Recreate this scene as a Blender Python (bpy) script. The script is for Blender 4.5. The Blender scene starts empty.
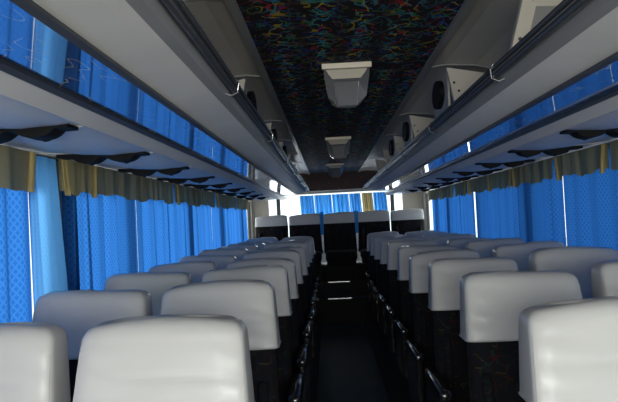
import bpy, bmesh, math, random
from mathutils import Vector, Matrix
random.seed(7)
PI = math.pi
C = bpy.context.scene.collection
SC = bpy.context.scene

# ------------------------------------------------------------------ camera, light, exposure
EX, EZ = -0.11, 1.38            # eye; the coach runs along +Y, X = 0 is its middle
F = 650.0
cam_d = bpy.data.cameras.new('camera'); cam = bpy.data.objects.new('camera', cam_d); C.objects.link(cam)
cam_d.sensor_width = 36.0; cam_d.lens = 36.0*F/618.0; cam_d.clip_start = 0.02
roll = math.radians(2.8)
yv = Vector((20.0, -17.0, -F)).normalized()
up = Vector((-math.sin(roll), math.cos(roll), 0)); up = (up - yv*up.dot(yv)).normalized()
xv = yv.cross(up).normalized()
R = Matrix((xv, yv, up))
cam.matrix_world = Matrix.Translation((EX, 0, EZ)) @ R.to_4x4()
SC.camera = cam
SC.view_settings.view_transform = 'Standard'; SC.view_settings.look = 'None'
SC.view_settings.gamma = 1.0; SC.view_settings.use_curve_mapping = False
SC.view_settings.exposure = 0.3

w = bpy.data.worlds.new('sky'); SC.world = w; w.use_nodes = True
bg = w.node_tree.nodes['Background']; bg.inputs[0].default_value = (0.86, 0.93, 1.0, 1); bg.inputs[1].default_value = 1.6

def area(name, loc, target, sx, sy, power, col):
    d = bpy.data.lights.new(name, 'AREA'); d.shape = 'RECTANGLE'; d.size = sx; d.size_y = sy; d.energy = power; d.color = col
    o = bpy.data.objects.new(name, d); C.objects.link(o); o.location = loc
    o.rotation_euler = (Vector(target)-Vector(loc)).to_track_quat('-Z', 'Y').to_euler()
    return o
area('daylight_left', (-3.6, 8.5, 2.0), (-1.2, 3.5, 1.3), 5.0, 2.0, 60, (0.92, 0.96, 1.0))
area('daylight_right', (3.6, 9.5, 2.0), (1.25, 4.0, 1.3), 5.0, 2.0, 160, (0.92, 0.96, 1.0))
area('daylight_windscreen', (0, -2.1, 1.35), (0, 4, 1.9), 2.2, 1.1, 128, (1.0, 0.95, 0.90))
area('daylight_rear', (0, 11.0, 1.75), (0, 6, 1.3), 2.2, 0.9, 60, (0.95, 0.98, 1.0))

sd = bpy.data.lights.new('sun', 'SUN'); sd.energy = 7.5; sd.angle = math.radians(12); sd.color = (1.0, 0.97, 0.90)
so = bpy.data.objects.new('sun', sd); C.objects.link(so); so.location = (-6, 8, 6)
so.rotation_euler = Vector((0.45, -0.70, -0.50)).to_track_quat('-Z', 'Y').to_euler()

# ------------------------------------------------------------------ materials
def mat(name, col, rough=0.5, metal=0.0, coat=0.0, spec=0.5, bump=None):
    m = bpy.data.materials.new(name); m.use_nodes = True
    nt = m.node_tree; b = nt.nodes['Principled BSDF']
    b.inputs['Base Color'].default_value = (*col, 1); b.inputs['Roughness'].default_value = rough
    b.inputs['Metallic'].default_value = metal; b.inputs['Coat Weight'].default_value = coat
    b.inputs['Coat Roughness'].default_value = 0.12; b.inputs['Specular IOR Level'].default_value = spec
    tc = nt.nodes.new('ShaderNodeTexCoord')
    n = nt.nodes.new('ShaderNodeTexNoise'); n.inputs['Scale'].default_value = bump[0] if bump else 6
    nt.links.new(tc.outputs['Object'], n.inputs['Vector'])
    # faint wear in the colour
    mx = nt.nodes.new('ShaderNodeMix'); mx.data_type = 'RGBA'; mx.inputs[6].default_value = (*[c*0.9 for c in col], 1)
    mx.inputs[7].default_value = (*[min(1, c*1.06) for c in col], 1)
    nt.links.new(n.outputs['Fac'], mx.inputs[0]); nt.links.new(mx.outputs[2], b.inputs['Base Color'])
    if bump:
        bp = nt.nodes.new('ShaderNodeBump'); bp.inputs['Strength'].default_value = bump[1]; bp.inputs['Distance'].default_value = bump[2]
        nt.links.new(n.outputs['Fac'], bp.inputs['Height']); nt.links.new(bp.outputs[0], b.inputs['Normal'])
    return m

def math_node(nt, op, a, b=None, c=None):
    n = nt.nodes.new('ShaderNodeMath'); n.operation = op
    for i, v in enumerate((a, b, c)):
        if v is None: continue
        if isinstance(v, (int, float)): n.inputs[i].default_value = v
        else: nt.links.new(v, n.inputs[i])
    return n.outputs[0]

def squiggle_mat(name, base, cols, scale=12.0, rough=0.85, coat=0.0, vec=(1.25, 0.85, 1.0), strips=True, width=0.016, gain=1.0):
    m = bpy.data.materials.new(name); m.use_nodes = True; nt = m.node_tree; b = nt.nodes['Principled BSDF']
    b.inputs['Roughness'].default_value = rough; b.inputs['Coat Weight'].default_value = coat; b.inputs['Coat Roughness'].default_value = 0.15
    b.inputs['Specular IOR Level'].default_value = 0.25
    tc = nt.nodes.new('ShaderNodeTexCoord')
    cur = None
    for i, c in enumerate(cols):
        mp = nt.nodes.new('ShaderNodeMapping'); mp.inputs['Location'].default_value = (i*3.7, i*5.1, i*1.9); mp.inputs['Scale'].default_value = vec
        nt.links.new(tc.outputs['Object'], mp.inputs['Vector'])
        n = nt.nodes.new('ShaderNodeTexNoise'); n.inputs['Scale'].default_value = scale; n.inputs['Detail'].default_value = 0.6
        nt.links.new(mp.outputs[0], n.inputs['Vector'])
        d = math_node(nt, 'ABSOLUTE', math_node(nt, 'SUBTRACT', n.outputs['Fac'], 0.5))
        line = math_node(nt, 'LESS_THAN', d, width)
        n2 = nt.nodes.new('ShaderNodeTexNoise'); n2.inputs['Scale'].default_value = scale*0.9; n2.inputs['Detail'].default_value = 0
        mp2 = nt.nodes.new('ShaderNodeMapping'); mp2.inputs['Location'].default_value = (i*7.3+2, i*1.1, i*4)
        nt.links.new(tc.outputs['Object'], mp2.inputs['Vector']); nt.links.new(mp2.outputs[0], n2.inputs['Vector'])
        gate = math_node(nt, 'GREATER_THAN', n2.outputs['Fac'], 0.52)
        f = math_node(nt, 'MULTIPLY', line, gate)
        mx = nt.nodes.new('ShaderNodeMix'); mx.data_type = 'RGBA'
        nt.links.new(f, mx.inputs[0])
        if cur is None: mx.inputs[6].default_value = (*base, 1)
        else: nt.links.new(cur, mx.inputs[6])
        mx.inputs[7].default_value = (*[v*gain for v in c], 1)
        cur = mx.outputs[2]
    if strips:   # woven bands running along the coach
        sx = nt.nodes.new('ShaderNodeSeparateXYZ'); nt.links.new(tc.outputs['Object'], sx.inputs[0])
        s = math_node(nt, 'SINE', math_node(nt, 'MULTIPLY', sx.outputs[0], 42.0))
        k = math_node(nt, 'MULTIPLY_ADD', s, 0.35, 0.65)
        mx = nt.nodes.new('ShaderNodeMix'); mx.data_type = 'RGBA'; nt.links.new(k, mx.inputs[0])
        mx.inputs[6].default_value = (*base, 1); nt.links.new(cur, mx.inputs[7]); cur = mx.outputs[2]
    nt.links.new(cur, b.inputs['Base Color'])
    return m

def cloth_mat(name, col, col2, trans=0.55, lattice=True, tcol=None):
    m = bpy.data.materials.new(name); m.use_nodes = True; nt = m.node_tree
    for n in list(nt.nodes):
        if n.type == 'BSDF_PRINCIPLED': nt.nodes.remove(n)
    out = [n for n in nt.nodes if n.type == 'OUTPUT_MATERIAL'][0]
    tc = nt.nodes.new('ShaderNodeTexCoord'); sx = nt.nodes.new('ShaderNodeSeparateXYZ'); nt.links.new(tc.outputs['UV'], sx.inputs[0])
    mx = nt.nodes.new('ShaderNodeMix'); mx.data_type = 'RGBA'
    mx.inputs[6].default_value = (*col, 1); mx.inputs[7].default_value = (*col2, 1)
    if lattice:
        fs = []
        for sg in (1, -1):
            a = math_node(nt, 'MULTIPLY_ADD', sx.outputs[1], sg*0.75, sx.outputs[0])
            fr = math_node(nt, 'FRACT', math_node(nt, 'MULTIPLY', a, 42.0))
            fs.append(math_node(nt, 'LESS_THAN', math_node(nt, 'ABSOLUTE', math_node(nt, 'SUBTRACT', fr, 0.5)), 0.17))
        f = math_node(nt, 'MULTIPLY', math_node(nt, 'MAXIMUM', fs[0], fs[1]), 0.5)
    else:
        n = nt.nodes.new('ShaderNodeTexNoise'); n.inputs['Scale'].default_value = 25; nt.links.new(tc.outputs['UV'], n.inputs['Vector']); f = n.outputs['Fac']
    nt.links.new(f, mx.inputs[0])
    d = nt.nodes.new('ShaderNodeBsdfDiffuse'); t = nt.nodes.new('ShaderNodeBsdfTranslucent')
    nt.links.new(mx.outputs[2], d.inputs[0]); nt.links.new(mx.outputs[2], t.inputs[0])
    ms = nt.nodes.new('ShaderNodeMixShader'); ms.inputs[0].default_value = trans
    nt.links.new(d.outputs[0], ms.inputs[1]); nt.links.new(t.outputs[0], ms.inputs[2]); nt.links.new(ms.outputs[0], out.inputs[0])
    return m

def glass_mat():
    m = bpy.data.materials.new('window_glass'); m.use_nodes = True; nt = m.node_tree
    for n in list(nt.nodes):
        if n.type == 'BSDF_PRINCIPLED': nt.nodes.remove(n)
    out = [n for n in nt.nodes if n.type == 'OUTPUT_MATERIAL'][0]
    t = nt.nodes.new('ShaderNodeBsdfTransparent'); g = nt.nodes.new('ShaderNodeBsdfGlossy'); g.inputs['Roughness'].default_value = 0.02
    t.inputs[0].default_value = (0.93, 0.96, 0.96, 1)
    ms = nt.nodes.new('ShaderNodeMixShader'); ms.inputs[0].default_value = 0.06
    nt.links.new(t.outputs[0], ms.inputs[1]); nt.links.new(g.outputs[0], ms.inputs[2]); nt.links.new(ms.outputs[0], out.inputs[0])
    return m

RAINBOW = [(0.02, 0.16, 0.30), (0.28, 0.02, 0.03), (0.32, 0.24, 0.02), (0.03, 0.16, 0.06), (0.03, 0.05, 0.22), (0.04, 0.20, 0.20)]
M_ceil = squiggle_mat('ceiling_carpet', (0.014, 0.010, 0.016), RAINBOW, 15, width=0.026, gain=1.5)
M_seat = squiggle_mat('seat_fabric', (0.005, 0.005, 0.007), [(0.045, 0.032, 0.008), (0.006, 0.02, 0.014), (0.030, 0.005, 0.004), (0.006, 0.010, 0.022)], 17, rough=0.95, coat=0.0, vec=(1, 1, 1), strips=False, width=0.012)
M_bulk = squiggle_mat('bulkhead_carpet', (0.07, 0.045, 0.04), [(0.2, 0.12, 0.06), (0.03, 0.05, 0.08)], 12, vec=(0.3, 1, 2), strips=False)
M_vinyl = mat('white_vinyl', (0.51, 0.495, 0.475), 0.34, coat=0.25, bump=(5, 0.25, 0.008))
M_seam = mat('vinyl_seam', (0.42, 0.41, 0.385), 0.5)
M_panel = mat('rack_panel_grey', (0.76, 0.73, 0.69), 0.45)
M_panel2 = mat('rack_lip_grey', (0.26, 0.26, 0.26), 0.38)
M_cream = mat('cream_plastic', (0.60, 0.55, 0.47), 0.5)
M_sideceil = mat('side_ceiling_grey', (0.55, 0.51, 0.45), 0.45)
M_trim = mat('dark_trim', (0.035, 0.037, 0.045), 0.35)
M_black = mat('black_plastic', (0.004, 0.004, 0.0045), 0.7, spec=0.2)
M_armrest = mat('glossy_black_armrest', (0.012, 0.012, 0.014), 0.16, coat=0.6, bump=(14, 0.8, 0.01))
M_chrome = mat('polished_rail', (0.07, 0.075, 0.085), 0.35, metal=0.7)
M_steel = mat('bright_steel', (0.65, 0.65, 0.66), 0.25, metal=1.0)
M_floor = mat('aisle_vinyl', (0.020, 0.032, 0.034), 0.5)
M_floor2 = mat('plinth_carpet', (0.012, 0.012, 0.014), 0.9)
M_wall = mat('wall_laminate', (0.34, 0.32, 0.29), 0.5)
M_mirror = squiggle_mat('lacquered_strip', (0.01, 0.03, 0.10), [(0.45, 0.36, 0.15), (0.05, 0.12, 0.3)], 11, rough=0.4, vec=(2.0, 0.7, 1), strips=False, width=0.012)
bm_ = M_mirror.node_tree.nodes['Principled BSDF']
M_strip = bpy.data.materials.new('polished_strip'); M_strip.use_nodes = True
def strip_nodes():
    nt = M_mirror.node_tree; out = [n for n in nt.nodes if n.type == 'OUTPUT_MATERIAL'][0]
    g = nt.nodes.new('ShaderNodeBsdfGlossy'); g.inputs['Roughness'].default_value = 0.035; g.inputs[0].default_value = (0.80, 0.84, 0.92, 1)
    ms = nt.nodes.new('ShaderNodeMixShader'); ms.inputs[0].default_value = 0.52
    nt.links.new(bm_.outputs[0], ms.inputs[1]); nt.links.new(g.outputs[0], ms.inputs[2]); nt.links.new(ms.outputs[0], out.inputs[0])
strip_nodes()
M_curtain = cloth_mat('blue_curtain', (0.015, 0.105, 0.38), (0.042, 0.18, 0.49), 0.6)
M_lining = cloth_mat('pale_blue_lining', (0.10, 0.33, 0.68), (0.14, 0.38, 0.72), 0.6)
M_valance = cloth_mat('olive_valance', (0.34, 0.30, 0.18), (0.42, 0.35, 0.18), 0.35, lattice=False)
M_gold = cloth_mat('gold_trim', (0.70, 0.52, 0.20), (0.78, 0.60, 0.26), 0.45, lattice=False)
M_rearcurtain = cloth_mat('sky_blue_curtain', (0.05, 0.27, 0.62), (0.10, 0.36, 0.75), 0.5)
M_lamp_lens = mat('lamp_lens_grey', (0.13, 0.135, 0.145), 0.10, coat=1.0)
M_lamp_refl = mat('lamp_cream', (0.75, 0.68, 0.56), 0.35)
M_glass = glass_mat()
M_white = mat('white_ribbon', (0.85, 0.85, 0.85), 0.6)
M_ground = mat('asphalt_outside', (0.35, 0.34, 0.32), 0.9)

# ------------------------------------------------------------------ helpers
def tag(o, label=None, cat=None, group=None, kind=None):
    if label: o['label'] = label
    if cat: o['category'] = cat
    if group: o['group'] = group
    if kind: o['kind'] = kind
    return o
def empty(name, loc=(0, 0, 0)):
    o = bpy.data.objects.new(name, None); C.objects.link(o); o.location = loc; o.empty_display_size = 0.1; return o
def obj(name, bm, m, parent=None, smooth=False):
    bmesh.ops.recalc_face_normals(bm, faces=bm.faces)
    me = bpy.data.meshes.new(name); bm.to_mesh(me); bm.free()
    for mm in (m if isinstance(m, (list, tuple)) else [m]): me.materials.append(mm)
    if smooth:
        for p in me.polygons: p.use_smooth = True
    o = bpy.data.objects.new(name, me); C.objects.link(o); o.parent = parent; return o
def bx(bm, x0, x1, y0, y1, z0, z1, bev=0.0):
    vs = [bm.verts.new((x, y, z)) for x in (x0, x1) for y in (y0, y1) for z in (z0, z1)]
    fs = [(0, 1, 3, 2), (4, 6, 7, 5), (0, 4, 5, 1), (2, 3, 7, 6), (0, 2, 6, 4), (1, 5, 7, 3)]
    faces = [bm.faces.new([vs[i] for i in f]) for f in fs]
    if bev:
        es = list({e for f in faces for e in f.edges})
        bmesh.ops.bevel(bm, geom=es, offset=bev, segments=3, affect='EDGES', profile=0.5)
def box(name, x0, x1, y0, y1, z0, z1, m, parent=None, bev=0.0):
    bm = bmesh.new(); bx(bm, x0, x1, y0, y1, z0, z1, bev); return obj(name, bm, m, parent)
def tube(bm, pts, r, n=10):
    rings = []
    pts = [Vector(p) for p in pts]
    for i, p in enumerate(pts):
        d = (pts[min(i+1, len(pts)-1)] - pts[max(i-1, 0)]).normalized()
        a = d.orthogonal().normalized() if abs(d.z) > .9 else d.cross(Vector((0, 0, 1))).normalized()
        b = d.cross(a)
        rings.append([bm.verts.new(p + a*math.cos(2*PI*k/n)*r + b*math.sin(2*PI*k/n)*r) for k in range(n)])
    for i in range(len(rings)-1):
        for k in range(n):
            bm.faces.new((rings[i][k], rings[i][(k+1) % n], rings[i+1][(k+1) % n], rings[i+1][k]))
    bm.faces.new(rings[0]); bm.faces.new(rings[-1])
def prism(bm, prof, y0, y1, ny=1, fn=None):
    """extrude a closed XZ profile along Y"""
    rows = []
    for j in range(ny+1):
        y = y0 + (y1-y0)*j/ny
        rows.append([bm.verts.new((p[0], y, p[1] + (fn(p, j/ny) if fn else 0))) for p in prof])
    n = len(prof)
    for j in range(ny):
        for k in range(n):
            bm.faces.new((rows[j][k], rows[j][(k+1) % n], rows[j+1][(k+1) % n], rows[j+1][k]))
    bm.faces.new(rows[0]); bm.faces.new(rows[-1])
def slab(name, pts, t, y0, y1, m, parent=None, ny=1, fn=None, smooth=False):
    """strip following an open XZ polyline, thickness t upwards"""
    prof = [tuple(p) for p in pts] + [(p[0], p[1]+t) for p in reversed(pts)]
    bm = bmesh.new(); prism(bm, prof, y0, y1, ny, fn); return obj(name, bm, m, parent, smooth)
def loft(rings, caps=True):
    bm = bmesh.new(); vs = [[bm.verts.new(p) for p in r] for r in rings]; n = len(rings[0])
    for i in range(len(vs)-1):
        for k in range(n): bm.faces.new((vs[i][k], vs[i][(k+1) % n], vs[i+1][(k+1) % n], vs[i+1][k]))
    if caps: bm.faces.new(vs[0]); bm.faces.new(vs[-1])
    return bm
def superel(cx, cy, a, b, z, e=4.0, n=40):
    out = []
    for k in range(n):
        t = 2*PI*k/n; c, s = math.cos(t), math.sin(t)
        out.append((cx + a*math.copysign(abs(c)**(2/e), c), cy + b*math.copysign(abs(s)**(2/e), s), z))
    return out
def cloth(name, side_x, top, bot, ylo_t, yhi_t, ylo_b, yhi_b, m, amp=0.022, waves=4, phase=0.0, parent=None, axis='Y', hem=None, nu=None, nv=14, side=1):
    """hanging folded cloth; runs along Y (axis Y) or X (axis X)"""
    nu = nu or max(24, waves*14)
    bm = bmesh.new(); uv = bm.loops.layers.uv.new('UVMap'); g = []; uvs = {}
    rnd = random.Random(hash(name) % 1000 + int(phase*100) + int(ylo_t*100)) if False else random.Random(int(phase*977) + int(abs(ylo_t)*131))
    ws = [rnd.uniform(0.7, 1.3) for _ in range(8)]
    for j in range(nv+1):
        v = j/nv; row = []
        z = top + (bot-top)*v
        for i in range(nu+1):
            u = i/nu
            yl = ylo_t + (ylo_b-ylo_t)*v; yh = yhi_t + (yhi_b-yhi_t)*v
            uu = u + 0.035*math.sin(2*PI*u*1.5 + phase*3)
            s = math.sin(2*PI*waves*uu + phase) + 0.35*math.sin(2*PI*waves*2.3*uu + phase*2 + v*0.8)
            off = amp*s*(0.75 + 0.35*v)*ws[int(u*7.99)]
            ed = min(1.0, min(u, 1-u)/0.07); ed = ed*ed*(3-2*ed)
            off = amp*s*(0.75 + 0.35*v)*ed
            p = yl + (yh-yl)*u + 0.006*math.sin(v*5 + u*9 + phase)*math.sin(PI*u)
            zz = z + (hem(u)*v if hem else 0)
            co = (side_x + off, p, zz) if axis == 'Y' else (p, side_x + off, zz)
            vert = bm.verts.new(co); uvs[vert] = (u*abs(yhi_b-ylo_b)*1.25, z); row.append(vert)
        g.append(row)
    for j in range(nv):
        for i in range(nu):
            f = bm.faces.new((g[j][i], g[j][i+1], g[j+1][i+1], g[j+1][i]))
            for l in f.loops: l[uv].uv = uvs[l.vert]
    o = obj(name, bm, m, parent, True); return o

Y0, Y1 = -1.6, 10.25     # front and back of the coach body
H = 0.68                 # ceiling above the eye
WL, WR = -1.31, 1.37     # side walls
CL, CR = -1.262, 1.322     # curtain planes
SILL, HEAD = EZ-0.62, EZ+0.302

# ------------------------------------------------------------------ setting
tag(box('floor', WL, WR, Y0, Y1, -0.08, 0.0, M_floor2), kind='structure')
tag(box('floor', -0.27, 0.27, Y0, 8.5, 0.0, 0.004, M_floor), kind='structure')
def side_wall(name, x, t, panes):
    bm = bmesh.new(); a, b = sorted((x, x+t))
    bx(bm, a, b, Y0, Y1, 0, SILL); bx(bm, a, b, Y0, Y1, HEAD, EZ+0.62)
    prev = Y0
    for (p0, p1) in panes:
        if p0 > prev + .001: bx(bm, a, b, prev, p0, SILL, HEAD)
        prev = p1
    if prev < Y1: bx(bm, a, b, prev, Y1, SILL, HEAD)
    tag(obj(name, bm, M_wall), kind='structure')
pill = [-0.94, 0.66, 2.26, 3.86, 5.46, 7.06, 8.62]
PL = [(a+0.05, b-0.05) for a, b in zip(pill[:-1], pill[1:])] + [(8.72, 10.0)]
PL = [(-0.9, 1.1), (1.3, 2.76), (2.98, 3.83), (3.90, 5.40), (5.52, 7.0), (7.12, 8.57), (8.72, 10.0)]
PR = [(-0.9, 0.9), (1.0, 2.5), (2.62, 4.70), (4.84, 6.30), (6.42, 7.80), (7.92, 8.60), (8.72, 10.0)]
side_wall('wall_left', WL, -0.06, PL); side_wall('wall_right', WR, 0.06, PR)
wn = 1
for x, sg in ((WL-0.03, -1), (WR+0.03, 1)):
    for (a, b) in (PL if sg < 0 else PR):
        wo = tag(empty('window_%d' % wn, (x, (a+b)/2, SILL)), kind='structure')
        box('glass_pane', -0.003, 0.003, a-(a+b)/2, b-(a+b)/2, 0, HEAD-SILL, M_glass, wo)
        fr = bmesh.new(); L = (b-a)/2
        bx(fr, -0.012, 0.012, -L, L, 0, 0.025); bx(fr, -0.012, 0.012, -L, L, HEAD-SILL-0.025, HEAD-SILL)
        bx(fr, -0.012, 0.012, -L, -L+0.025, 0, HEAD-SILL); bx(fr, -0.012, 0.012, L-0.025, L, 0, HEAD-SILL)
        obj('window_frame', fr, M_trim, wo); wn += 1
# roof: patterned middle panel, then grey side panels
tag(box('ceiling', -0.37, 0.37, Y0, 9.75, EZ+H, EZ+H+0.03, M_ceil), kind='structure')
for sg in (-1, 1):
    pts = [(sg*0.385, EZ+H-0.005), (sg*0.46, EZ+H+0.005), (sg*0.60, EZ+H-0.005), (sg*0.78, EZ+H-0.05), (sg*1.0, EZ+H-0.13), (sg*1.2, EZ+0.50), (sg*1.36, EZ+0.36)]
    tag(slab('ceiling', pts, 0.03, Y0, Y1, M_sideceil, smooth=False), kind='structure')
    t = bmesh.new(); prism(t, [(sg*0.362, EZ+H-0.014), (sg*0.392, EZ+H-0.014), (sg*0.398, EZ+H+0.004), (sg*0.362, EZ+H+0.004)], Y0, 9.75)
    tag(obj('trim_%d' % (1 if sg < 0 else 2), t, M_panel2), kind='structure')
    n = 3
    for yy in (0.9, 1.93, 3.0, 4.4, 5.5, 6.6, 7.7):      # joints of the side ceiling
        p2 = [(p[0], p[1]-0.006) for p in pts[:-1]]
        tag(slab('trim_%d' % (n if sg < 0 else n+7), p2, 0.008, yy, yy+0.022, M_panel2), kind='structure'); n += 1
tag(box('ceiling', -0.40, 0.40, 9.75, Y1, EZ+H, EZ+H+0.03, M_sideceil), kind='structure')
# rear wall with wide window
RW0, RW1, RZ0, RZ1 = -1.05, 1.05, EZ-0.35, EZ+0.40
bm = bmesh.new()
bx(bm, WL, WR, Y1, Y1+0.06, 0, RZ0); bx(bm, WL, WR, Y1, Y1+0.06, RZ1, EZ+H+0.03)
bx(bm, WL, RW0, Y1, Y1+0.06, RZ0, RZ1); bx(bm, RW1, WR, Y1, Y1+0.06, RZ0, RZ1)
tag(obj('wall_back', bm, M_cream), kind='structure')
wo = tag(empty('window_%d' % wn, (0, Y1+0.03, RZ0)), kind='structure')
box('glass_pane', RW0, RW1, -0.003, 0.003, 0, RZ1-RZ0, M_glass, wo); wn += 1
bm = bmesh.new(); bx(bm, -0.95, 0.95, 9.72, 9.78, EZ+0.415, EZ+H+0.01, 0.006)
tag(obj('wall_back_bulkhead', bm, M_bulk), kind='structure')
bpy.data.objects['wall_back_bulkhead'].name = 'trim_40'
k = 41
for x in (-0.87, 0.86):
    tag(box('trim_%d' % k, x-0.03, x+0.03, 9.9, 9.98, 0.5, EZ+0.62, M_trim), kind='structure'); k += 1
# front wall behind the viewer with the windscreen opening
bm = bmesh.new()
bx(bm, WL, WR, Y0-0.06, Y0, 0, 0.85); bx(bm, WL, WR, Y0-0.06, Y0, 1.98, EZ+H+0.03)
bx(bm, WL, -1.12, Y0-0.06, Y0, 0.85, 1.98); bx(bm, 1.12, WR, Y0-0.06, Y0, 0.85, 1.98)
tag(obj('wall_front', bm, M_wall), kind='structure')
wo = tag(empty('window_%d' % wn, (0, Y0-0.03, 0.85)), kind='structure')
box('glass_pane', -1.12, 1.12, -0.003, 0.003, 0, 1.13, M_glass, wo)
# rear steps and plinth
box('x', 0, .01, 0, .01, 0, .01, M_floor)
bpy.data.objects.remove(bpy.data.objects['x'])
tag(box('floor', -0.32, 0.34, 8.5, 8.76, 0, 0.33, M_floor2), kind='structure')
tag(box('floor', WL, WR, 8.76, Y1, 0, 0.52, M_floor2), kind='structure')
tag(box('trim_50', -0.17, 0.14, 8.485, 8.515, 0.318, 0.338, M_steel, bev=0.003), kind='structure')
tag(box('trim_51', -0.16, 0.13, 8.745, 8.775, 0.510, 0.528, M_steel, bev=0.003), kind='structure')
# road outside
tag(box('ground', -40, 40, -30, 50, -1.0, -0.95, M_ground), kind='structure')

# ------------------------------------------------------------------ luggage racks
RE = 8.0     # racks end here
VENT = [1.80 + 0.75*i for i in range(-2, 9)]
def rack(sg, name):
    root = empty('luggage_rack', (0, 0, 0))
    tag(root, 'grey overhead luggage rack with rail along the %s side' % name, 'luggage rack')
    wall = WL if sg < 0 else WR
    P = lambda s, h: (sg*s, EZ+h)
    ya, yb = Y0+0.05, RE
    slab('lip', [P(0.352, 0.372), P(0.360, 0.350), P(0.372, 0.338), P(0.392, 0.332)], 0.012, ya, yb, M_panel2, root)
    slab('underside_panel', [P(0.392, 0.332), P(0.42, 0.325), P(0.495, 0.310)], 0.012, ya, yb, M_panel, root)
    bm = bmesh.new(); prism(bm, [P(0.493, 0.303), P(0.508, 0.300), P(0.510, 0.318), P(0.493, 0.322)], ya, yb); obj('trim_strip', bm, M_trim, root)
    slab('mirror_strip', [P(0.508, 0.305), P(0.690, 0.314)], 0.008, ya, yb+0.0, M_mirror, root)
    bm = bmesh.new(); prism(bm, [P(0.683, 0.306), P(0.700, 0.300), P(0.702, 0.322), P(0.683, 0.324)], ya, yb); obj('trim_strip', bm, M_trim, root)
    yb2 = 9.3
    bm = bmesh.new(); prism(bm, [P(0.700, 0.303), P(0.728, 0.290), P(0.752, 0.278), P(0.764, 0.280), P(0.772, 0.292), P(0.772, 0.325), P(0.700, 0.325)], ya, yb2)
    obj('edge_band', bm, M_panel, root)
    # tray floor of the rack
    slab('tray_floor', [P(0.39, 0.345), P(0.8, 0.345), (wall, EZ+0.345)], 0.01, ya, yb, M_cream, root)
    # moulded service panels between the vents
    for a, b in zip(VENT[:-1]+[VENT[-1]], VENT[1:]+[9.1]):
        sec = [P(0.772, 0.300), P(0.85, 0.294), P(0.95, 0.290), P(1.05, 0.296), P(1.15, 0.308), (sg*1.215, EZ+0.312), (wall, EZ+0.325)]
        slab('service_panel', sec, 0.010, a+0.05, b-0.0, M_panel, root, ny=12, smooth=False,
             fn=lambda p, t: -0.015*math.sin(PI*min(1, t*1.0))**0.8*max(0, min(1, (abs(p[0])-0.76)/0.14))*max(0, min(1, (1.21-abs(p[0]))/0.12)))
    for yv_ in VENT:
        bm = bmesh.new()
        lo = 0.282; prof = [P(0.82, 0.297)]
        n = 28; s0, s1 = 0.82, 1.17
        for i in range(n+1):
            s = s0 + (s1-s0)*i/n; h = 0.287 - 0.004*math.sin(PI*i/n)
            for c in (0.915, 1.055):
                q = (s-c)/0.052
                if abs(q) < 1: h -= 0.022*math.sqrt(1-q*q)
            prof.append(P(s, h))
        prof.append(P(1.17, 0.300))
        prism(bm, prof, yv_-0.03, yv_+0.05); v = obj('air_vent', bm, M_black, root)
        for c in (0.915, 1.055):
            bm = bmesh.new(); bmesh.ops.create_cone(bm, cap_ends=True, segments=16, radius1=0.014, radius2=0.018, depth=0.02,
                                  matrix=Matrix.Translation((sg*c, yv_+0.055, EZ+0.276)) @ Matrix.Rotation(PI/2, 4, 'X'))
            obj('nozzle', bm, M_black, v)
    # rails on brackets
    for (s, h, r) in ((0.345, 0.352, 0.0085), (0.344, 0.375, 0.0065)):
        bm = bmesh.new(); tube(bm, [(sg*s, ya, EZ+h), (sg*s, RE, EZ+h)], r, 12); obj('rail', bm, M_chrome, root, True)
    for yv_ in [0.66+1.05*i for i in range(8)]:
        bm = bmesh.new()
        tube(bm, [(sg*0.372, yv_, EZ+0.345), (sg*0.352, yv_, EZ+0.338), (sg*0.334, yv_, EZ+0.345), (sg*0.332, yv_, EZ+0.370), (sg*0.340, yv_, EZ+0.384), (sg*0.352, yv_, EZ+0.375)], 0.0030, 8)
        obj('rail_bracket', bm, M_steel, root)
    # partitions: moulded hangers from the roof down to the rack
    for i, yv_ in enumerate((2.0, 3.02, 4.42, 5.52, 6.62, 7.72)):
        bm = bmesh.new()
        prism(bm, ([P(0.525, H-0.010), P(0.48, 0.51), P(0.44, 0.357)] if i == 0 else [P(0.47, H-0.008), P(0.50, 0.50), P(0.44, 0.357)]) + [ P(1.15, 0.357), P(1.15, 0.48), P(0.78, H-0.07)], yv_, yv_+0.03)
        hgr = obj('hanger_plate', bm, M_cream, root)
        if i == 0:
            bm = bmesh.new(); prism(bm, [P(0.556, 0.618), P(0.522, 0.50), P(0.475, 0.40), P(0.98, 0.40), P(0.85, 0.56), P(0.72, 0.61)], yv_-0.004, yv_)
            obj('hanger_recess', bm, M_panel2, hgr)
        for (s, h) in (((0.548, 0.643), (0.502, 0.52)) if i == 0 else ((0.50, 0.60), (0.52, 0.56), (0.52, 0.46))):
            bm = bmesh.new(); bmesh.ops.create_uvsphere(bm, u_segments=8, v_segments=6, radius=0.006, matrix=Matrix.Translation((sg*s, yv_-0.002, EZ+h)))
            obj('screw', bm, M_trim, hgr)
        # dark oval loudspeaker grille just past each partition
        if i > 3: continue
        bm = bmesh.new(); c = Vector((sg*0.478, yv_+0.31 if i else 3.33, EZ+0.60)); rs = []
        if i == 1: bm.free(); continue
        for dx in (-0.012, 0.012):
            rs.append([(c.x+dx, c.y + 0.12*math.cos(2*PI*q/24), c.z + 0.070*math.sin(2*PI*q/24)) for q in range(24)])
        gb = loft(rs); obj('speaker_grille', gb, M_black, root)
        bm = bmesh.new(); bx(bm, min(sg*0.490, sg*0.500), max(sg*0.490, sg*0.500), c.y-0.2, c.y+0.2, EZ+0.50, EZ+H-0.001)
        obj('speaker_board', bm, M_sideceil, root)
    # end cap
    bm = bmesh.new(); prism(bm, [P(0.352, 0.372), P(0.372, 0.335), P(0.5, 0.303), P(0.70, 0.303), P(0.75, 0.36)], RE, RE+0.02); obj('end_cap', bm, M_panel2, root)
    return root
rack(-1, 'left'); rack(1, 'right')

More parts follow.
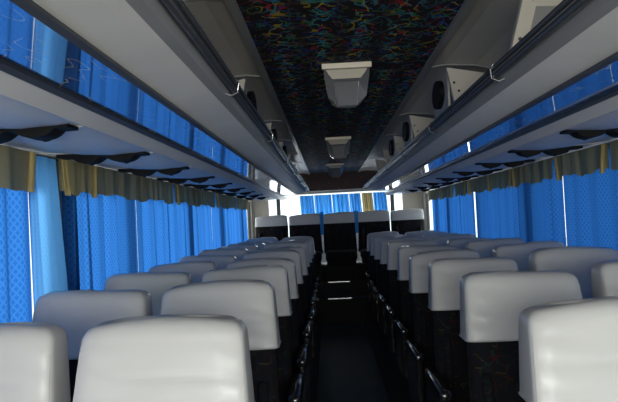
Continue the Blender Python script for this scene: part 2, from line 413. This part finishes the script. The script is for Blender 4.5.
# ceiling lamps
lampn = ['nearest', 'middle', 'farthest']
for i, y in enumerate((2.86, 5.48, 8.15)):
    root = tag(empty('ceiling_lamp', (0, y, EZ+H)), '%s of the three faceted lamps along the patterned ceiling' % lampn[i], 'ceiling lamp', 'ceiling lamps over the aisle')
    box('housing_lip', -0.110, 0.110, -0.014, 0.006, -0.024, -0.0, M_lamp_refl, root, 0.003)
    r0 = [(-0.100, 0.006, -0.012), (0.100, 0.006, -0.012), (0.062, 0.075, -0.062), (-0.062, 0.075, -0.062)]
    bm = bmesh.new(); vs = [bm.verts.new(p) for p in r0] + [bm.verts.new((p[0], p[1]+0.004, p[2]+0.012)) for p in r0]
    for f in ((0, 1, 2, 3), (4, 7, 6, 5), (0, 4, 5, 1), (1, 5, 6, 2), (2, 6, 7, 3), (3, 7, 4, 0)): bm.faces.new([vs[q] for q in f])
    obj('reflector', bm, M_lamp_refl, root)
    A = [(-0.103, 0.01, -0.004), (-0.10, 0.008, -0.006), (0.10, 0.008, -0.006), (0.103, 0.01, -0.004), (0.103, 0.30, -0.004), (-0.103, 0.30, -0.004)]
    B = [(-0.101, 0.03, -0.05), (-0.055, 0.078, -0.066), (0.055, 0.078, -0.066), (0.101, 0.03, -0.05), (0.10, 0.28, -0.06), (-0.10, 0.28, -0.06)]
    D = [(-0.088, 0.09, -0.130), (-0.045, 0.115, -0.168), (0.045, 0.115, -0.168), (0.088, 0.09, -0.130), (0.07, 0.24, -0.14), (-0.07, 0.24, -0.14)]
    E_ = [(-0.06, 0.12, -0.150), (-0.035, 0.135, -0.176), (0.035, 0.135, -0.176), (0.06, 0.12, -0.150), (0.05, 0.2, -0.16), (-0.05, 0.2, -0.16)]
    obj('lens', loft([A, B, D, E_]), M_lamp_lens, root)
    for sg in (-1, 1):
        bm = bmesh.new(); tube(bm, [(sg*0.055, 0.074, -0.066), (sg*0.045, 0.112, -0.168)], 0.0025, 6)
        obj('lens_ridge', bm, M_steel, root)

# ------------------------------------------------------------------ side curtains and valances
def side_curtains(side, panels):
    sx = CL if side == 'left' else CR; sg = -1 if side == 'left' else 1
    words = ['first', 'second', 'third', 'fourth', 'fifth', 'sixth', 'seventh', 'eighth', 'ninth', 'tenth', 'eleventh', 'twelfth', 'thirteenth']
    for i, (a, b, wv) in enumerate(panels):
        o = cloth('window_curtain', sx, EZ+0.298, SILL-0.06, a, b, a, b, M_curtain, 0.022, wv, phase=i*1.7+(0.5 if sg > 0 else 0))
        tag(o, 'blue lattice-weave curtain on the %s wall, %s one counted from the camera' % (side, words[i]), 'curtain', 'blue curtains on the %s windows' % side)
    rb = bmesh.new(); tube(rb, [(sx, Y0+0.1, EZ+0.304), (sx, 9.05, EZ+0.304)], 0.004, 8)
    tag(obj('curtain_rail', rb, M_trim, None, True), 'thin curtain rail along the top of the %s windows' % side, 'curtain rail')
LPAN = [(0.75, 1.56, 4), (1.563, 2.465, 4), (2.80, 3.065, 2), (3.068, 3.86, 3), (3.863, 4.62, 3), (4.64, 5.46, 4), (5.463, 6.36, 4), (6.38, 7.07, 3), (7.073, 7.83, 4), (7.833, 8.47, 3), (8.473, 9.02, 3)]
RPAN = [(1.6, 2.40, 4), (2.403, 3.18, 4), (3.183, 3.99, 3), (4.0, 4.73, 4), (4.733, 5.50, 4), (5.503, 6.37, 4), (6.44, 7.12, 3), (7.145, 7.87, 4), (7.873, 8.47, 3), (8.473, 9.02, 3)]
side_curtains('left', LPAN); side_curtains('right', RPAN)
# the drawn-aside pale curtain near the front left
o = cloth('window_curtain', -1.232, EZ+0.297, SILL-0.06, 2.40, 2.66, 2.425, 2.80, M_lining, 0.009, 2, phase=0.4)
tag(o, 'pale blue curtain fold hanging in front of the olive valance on the left', 'curtain')

def valances(side, spans):
    sx = (-1.212 if side == 'left' else 1.272); sg = -1 if side == 'left' else 1
    words = ['first', 'second', 'third', 'fourth', 'fifth', 'sixth', 'seventh', 'eighth']
    drop = 0.135 if side == 'left' else 0.125
    for i, (a, b, left_gold, right_gold) in enumerate(spans):
        root = tag(empty('curtain_valance', (0, a, EZ+0.302)), 'olive pleated valance over the %s curtains, %s one from the camera' % (side, words[i]), 'valance', 'olive valances on the %s side' % side)
        L = b-a
        o = cloth('valance_cloth', sx, 0.0, -drop, 0, L, 0, L, M_valance, 0.007, max(3, int(L*6)), phase=i*2.1, parent=root, nv=6,
                  hem=lambda u: -0.012*math.sin(u*PI*5)**2 + 0.01*math.sin(u*11))
        for on, yy, d in ((left_gold, 0.0, 1), (right_gold, L, -1)):
            if on: cloth('gold_edge', sx - sg*0.014, -0.005, -drop-0.02, yy, yy+d*0.05, yy+d*0.02, yy+d*0.085, M_gold, 0.006, 1, phase=i, parent=root, nv=5, nu=8)
valances('left', [(0.6, 2.40, 0, 1), (2.64, 3.05, 1, 1), (3.07, 4.60, 0, 0), (4.65, 6.30, 1, 0), (6.38, 7.80, 1, 0), (7.84, 9.0, 1, 0)])
valances('right', [(1.5, 3.20, 0, 0), (3.22, 3.95, 1, 1), (4.02, 4.86, 0, 1), (4.88, 5.6, 1, 1), (5.62, 6.38, 0, 1), (6.48, 7.12, 1, 0), (7.2, 7.9, 1, 1), (7.93, 9.0, 1, 0)])

# ------------------------------------------------------------------ rear curtains and rail
bm = bmesh.new(); tube(bm, [(WL, 9.55, EZ+0.375), (WR, 9.55, EZ+0.385)], 0.017, 10)
tag(obj('curtain_rail', bm, M_sideceil, None, True), 'bare horizontal rail crossing in front of the rear window', 'curtain rail')
RC = [(-0.54, -0.33, M_rearcurtain, 'leftmost sky blue curtain at the rear window'),
      (-0.32, -0.06, M_rearcurtain, 'second sky blue curtain from the left at the rear window'),
      (-0.05, 0.20, M_rearcurtain, 'third sky blue curtain from the left at the rear window'),
      (0.21, 0.38, M_rearcurtain, 'fourth sky blue curtain from the left, beside the olive one'),
      (0.40, 0.56, M_valance, 'olive curtain among the blue ones at the rear window'),
      (0.57, 0.77, M_rearcurtain, 'rightmost sky blue curtain at the rear window')]
for i, (a, b, m, lab) in enumerate(RC):
    o = cloth('rear_curtain', 9.85, EZ+0.355, EZ-0.2, a, b, a+0.02, b+0.03, m, 0.045, 4, phase=i*1.3, axis='X', nv=10)
    tag(o, lab, 'curtain', None if m is M_valance else 'blue curtains at the rear window')
for x, lab in ((-0.215, 'left'), (0.275, 'right')):
    root = tag(empty('curtain_tie', (x, 9.20, EZ+0.09)), 'blue cloth strip with white tail, %s of the middle rear seat' % lab, 'curtain tie')
    cloth('blue_strip', 0, 0.0, -0.32, -0.03, 0.03, -0.022, 0.022, M_rearcurtain, 0.006, 1, axis='X', parent=root)
    cloth('white_tail', 0, -0.32, -0.54, -0.018, 0.018, -0.008, 0.008, M_white, 0.004, 1, axis='X', parent=root)

# ------------------------------------------------------------------ seats
def cover_rings(zt, zh, wt, wb, grow, seed, lean):
    """closed pillow: hem at zh, top at zt; front face near y = 0"""
    rnd = random.Random(seed); ph = rnd.uniform(0, 6); cr = rnd.random()
    rings = []; N = 26
    for i in range(N+1):
        t = i/N
        z = zh + (zt-zh)*t
        if t < 0.84: a = 1.0
        else:
            q = (t-0.84)/0.16; a = max(0.0, 1-q*q)**0.5
        hw = (wb + (wt-wb)*t)/2
        shrink_x = 0.032*(1-a); dep = (0.082 - 0.022*t) + grow
        dep_s = dep*(0.45+0.55*a) if a < 1 else dep
        cy = 0.082 + lean*(z-zh)
        ring = superel(0, cy, hw+grow-shrink_x, dep_s, z, 8.0 if t < .8 else 7.0, 64)
        out = []
        for (x, y, zz) in ring:
            wr = 0.0012*math.sin(x*17 + zz*55 + ph) * math.sin(zz*48 + x*9 + ph*2)*(1 if y < cy else .3)
            zc = zh + 0.055 + 0.05*cr + 0.014*math.sin(x*9 + ph); wr += 0.0035*math.exp(-((zz-zc)/0.009)**2)*max(0, 1-abs(x-0.05*math.sin(ph))/0.17)
            zz2 = zz + (0.006*math.sin(x*9+ph) + 0.010*(abs(x)/hw)**4*-1)*(t**3)
            out.append((x, y + wr*a, zz2))
        rings.append(out)
    # close the top softly
    last = rings[-1]; cx = sum(p[0] for p in last)/len(last); cy = sum(p[1] for p in last)/len(last)
    for f in (0.6, 0.2): rings.append([(cx+(p[0]-cx)*f, cy+(p[1]-cy)*f, p[2]+0.003*(1-f)) for p in last])
    return rings
def make_seat(seed, zt=1.158, zh=0.928, base=0.0, wt=0.405, wb=0.438, arm=1, rear=False, cush=0.46):
    root = empty('bus_seat')
    lean = 0.20
    rings = cover_rings(zt, zh, wt, wb, 0.0, seed, lean)
    cv = obj('headrest_cover', loft(rings), M_vinyl, root, True)
    # piped seam down the front corners and along the hem
    for sg in (-1, 1):
        bm = bmesh.new(); pts = []
        for r in rings[:20]:
            c = [p for p in r if p[0]*sg > 0 and p[1] < sum(q[1] for q in r)/len(r)]
            c = max(c, key=lambda p: abs(p[0]) - p[1]); pts.append((c[0]+sg*0.0, c[1]-0.0005, c[2]))
        tube(bm, pts, 0.0016, 5); obj('seam', bm, M_seam, cv)
    bm = bmesh.new(); r = rings[0]; tube(bm, [(p[0]*1.003, p[1], p[2]+0.002) for p in r]+[(r[0][0]*1.003, r[0][1], r[0][2]+0.002)], 0.0028, 6)
    obj('hem', bm, M_seam, cv)
    # backrest under the cover
    R_ = []
    for i in range(13):
        t = i/12; z = (cush-0.02) + (zh+0.05-(cush-0.02))*t
        hw = (0.236 if rear else 0.214) - 0.014*t*t*(0 if rear else 1); cy = 0.082 + lean*(z-zh)
        R_.append(superel(0, cy, hw, 0.072+0.018*(1-t), z, 3.6, 40))
    bk = obj('backrest', loft(R_), M_seat, root, True)
    for sg in (-1, 1):
        bm = bmesh.new(); tube(bm, [(sg*0.165, 0.0 + lean*(z-zh) - 0.005, z) for z in [cush+0.06+0.05*k for k in range(int((zh-cush-0.1)/0.05))]], 0.018, 10)
        obj('side_bolster', bm, M_seat, bk, True)
    bm = bmesh.new(); bx(bm, -0.215, 0.215, -0.50, 0.02, cush-0.11, cush+0.02, 0.035); obj('seat_cushion', bm, M_seat, root, True)
    bm = bmesh.new(); bx(bm, -0.20, 0.20, -0.42, 0.08, cush-0.16, cush-0.11, 0.01); obj('seat_frame', bm, M_black, root)
    if arm:
        bm = bmesh.new(); x = arm*0.245
        bx(bm, x-0.028, x+0.028, -0.42, 0.0, cush+0.16, cush+0.21, 0.02)
        ar = obj('armrest', bm, M_armrest, root, True)
        bm = bmesh.new(); bx(bm, x-0.018, x+0.018, -0.40, 0.02, cush-0.12, cush+0.17, 0.012); obj('side_panel', bm, M_armrest, ar)
    if rear:
        box('seat_base', -0.242, 0.242, -0.44, 0.10, base, cush-0.158, M_black, root, 0.01)
    if not rear:
        for yy in (-0.32, 0.02):
            bm = bmesh.new(); bx(bm, -0.025, 0.025, yy-0.03, yy+0.03, base, cush-0.155, 0.005); bx(bm, -0.05, 0.05, yy-0.05, yy+0.05, base, base+0.012, 0.003)
            obj('leg', bm, M_black, root)
    return root
def copy_tree(o, parent=None):
    c = o.copy(); C.objects.link(c); c.parent = parent
    for ch in list(o.children): copy_tree(ch, c)
    return c
ROW = [1.54 + 0.75*i for i in range(10)]
words = ['first', 'second', 'third', 'fourth', 'fifth', 'sixth', 'seventh', 'eighth', 'ninth', 'tenth']
protos = {}
for col, (x, armside) in {'left aisle': (-0.53, 1), 'left window': (-1.0, 0), 'right aisle': (0.57, -1), 'right window': (1.06, 0)}.items():
    protos[col] = [make_seat(3+j*5+len(col), arm=armside) for j in range(3)]
    used = [False]*3
    for i, y in enumerate(ROW):
        j = i % 3
        s = protos[col][j] if not used[j] else copy_tree(protos[col][j])
        used[j] = True
        dz = random.Random(i*7+len(col)).uniform(-0.008, 0.010) - (0.018 if i == 0 else 0) - (-0.018 if col == 'right window' and i < 5 else 0)
        s.location = (x - (0.012 if i == 0 and x < 0 else 0) - (0.006 if i == 0 and x < -0.8 else 0) + random.Random(i+len(col)).uniform(-0.006, 0.006), y, dz)
        sd, pos = col.split()
        tag(s, 'white-covered coach seat, %s column of the %s block, %s row from the camera' % (pos, sd, words[i]), 'seat', 'white-covered seats in the %s block' % sd)
rw = ['leftmost', 'second from the left', 'middle', 'fourth from the left', 'rightmost']
rp = make_seat(91, zt=1.452, zh=1.300, base=0.52, wt=0.462, wb=0.472, arm=0, rear=True, cush=0.90)
for i in range(5):
    s = rp if i == 0 else copy_tree(rp)
    s.location = (0.035 + (i-2)*0.487, 9.28, 0)
    tag(s, '%s of the five raised white-topped seats across the rear' % rw[i], 'seat', 'raised seats across the rear')
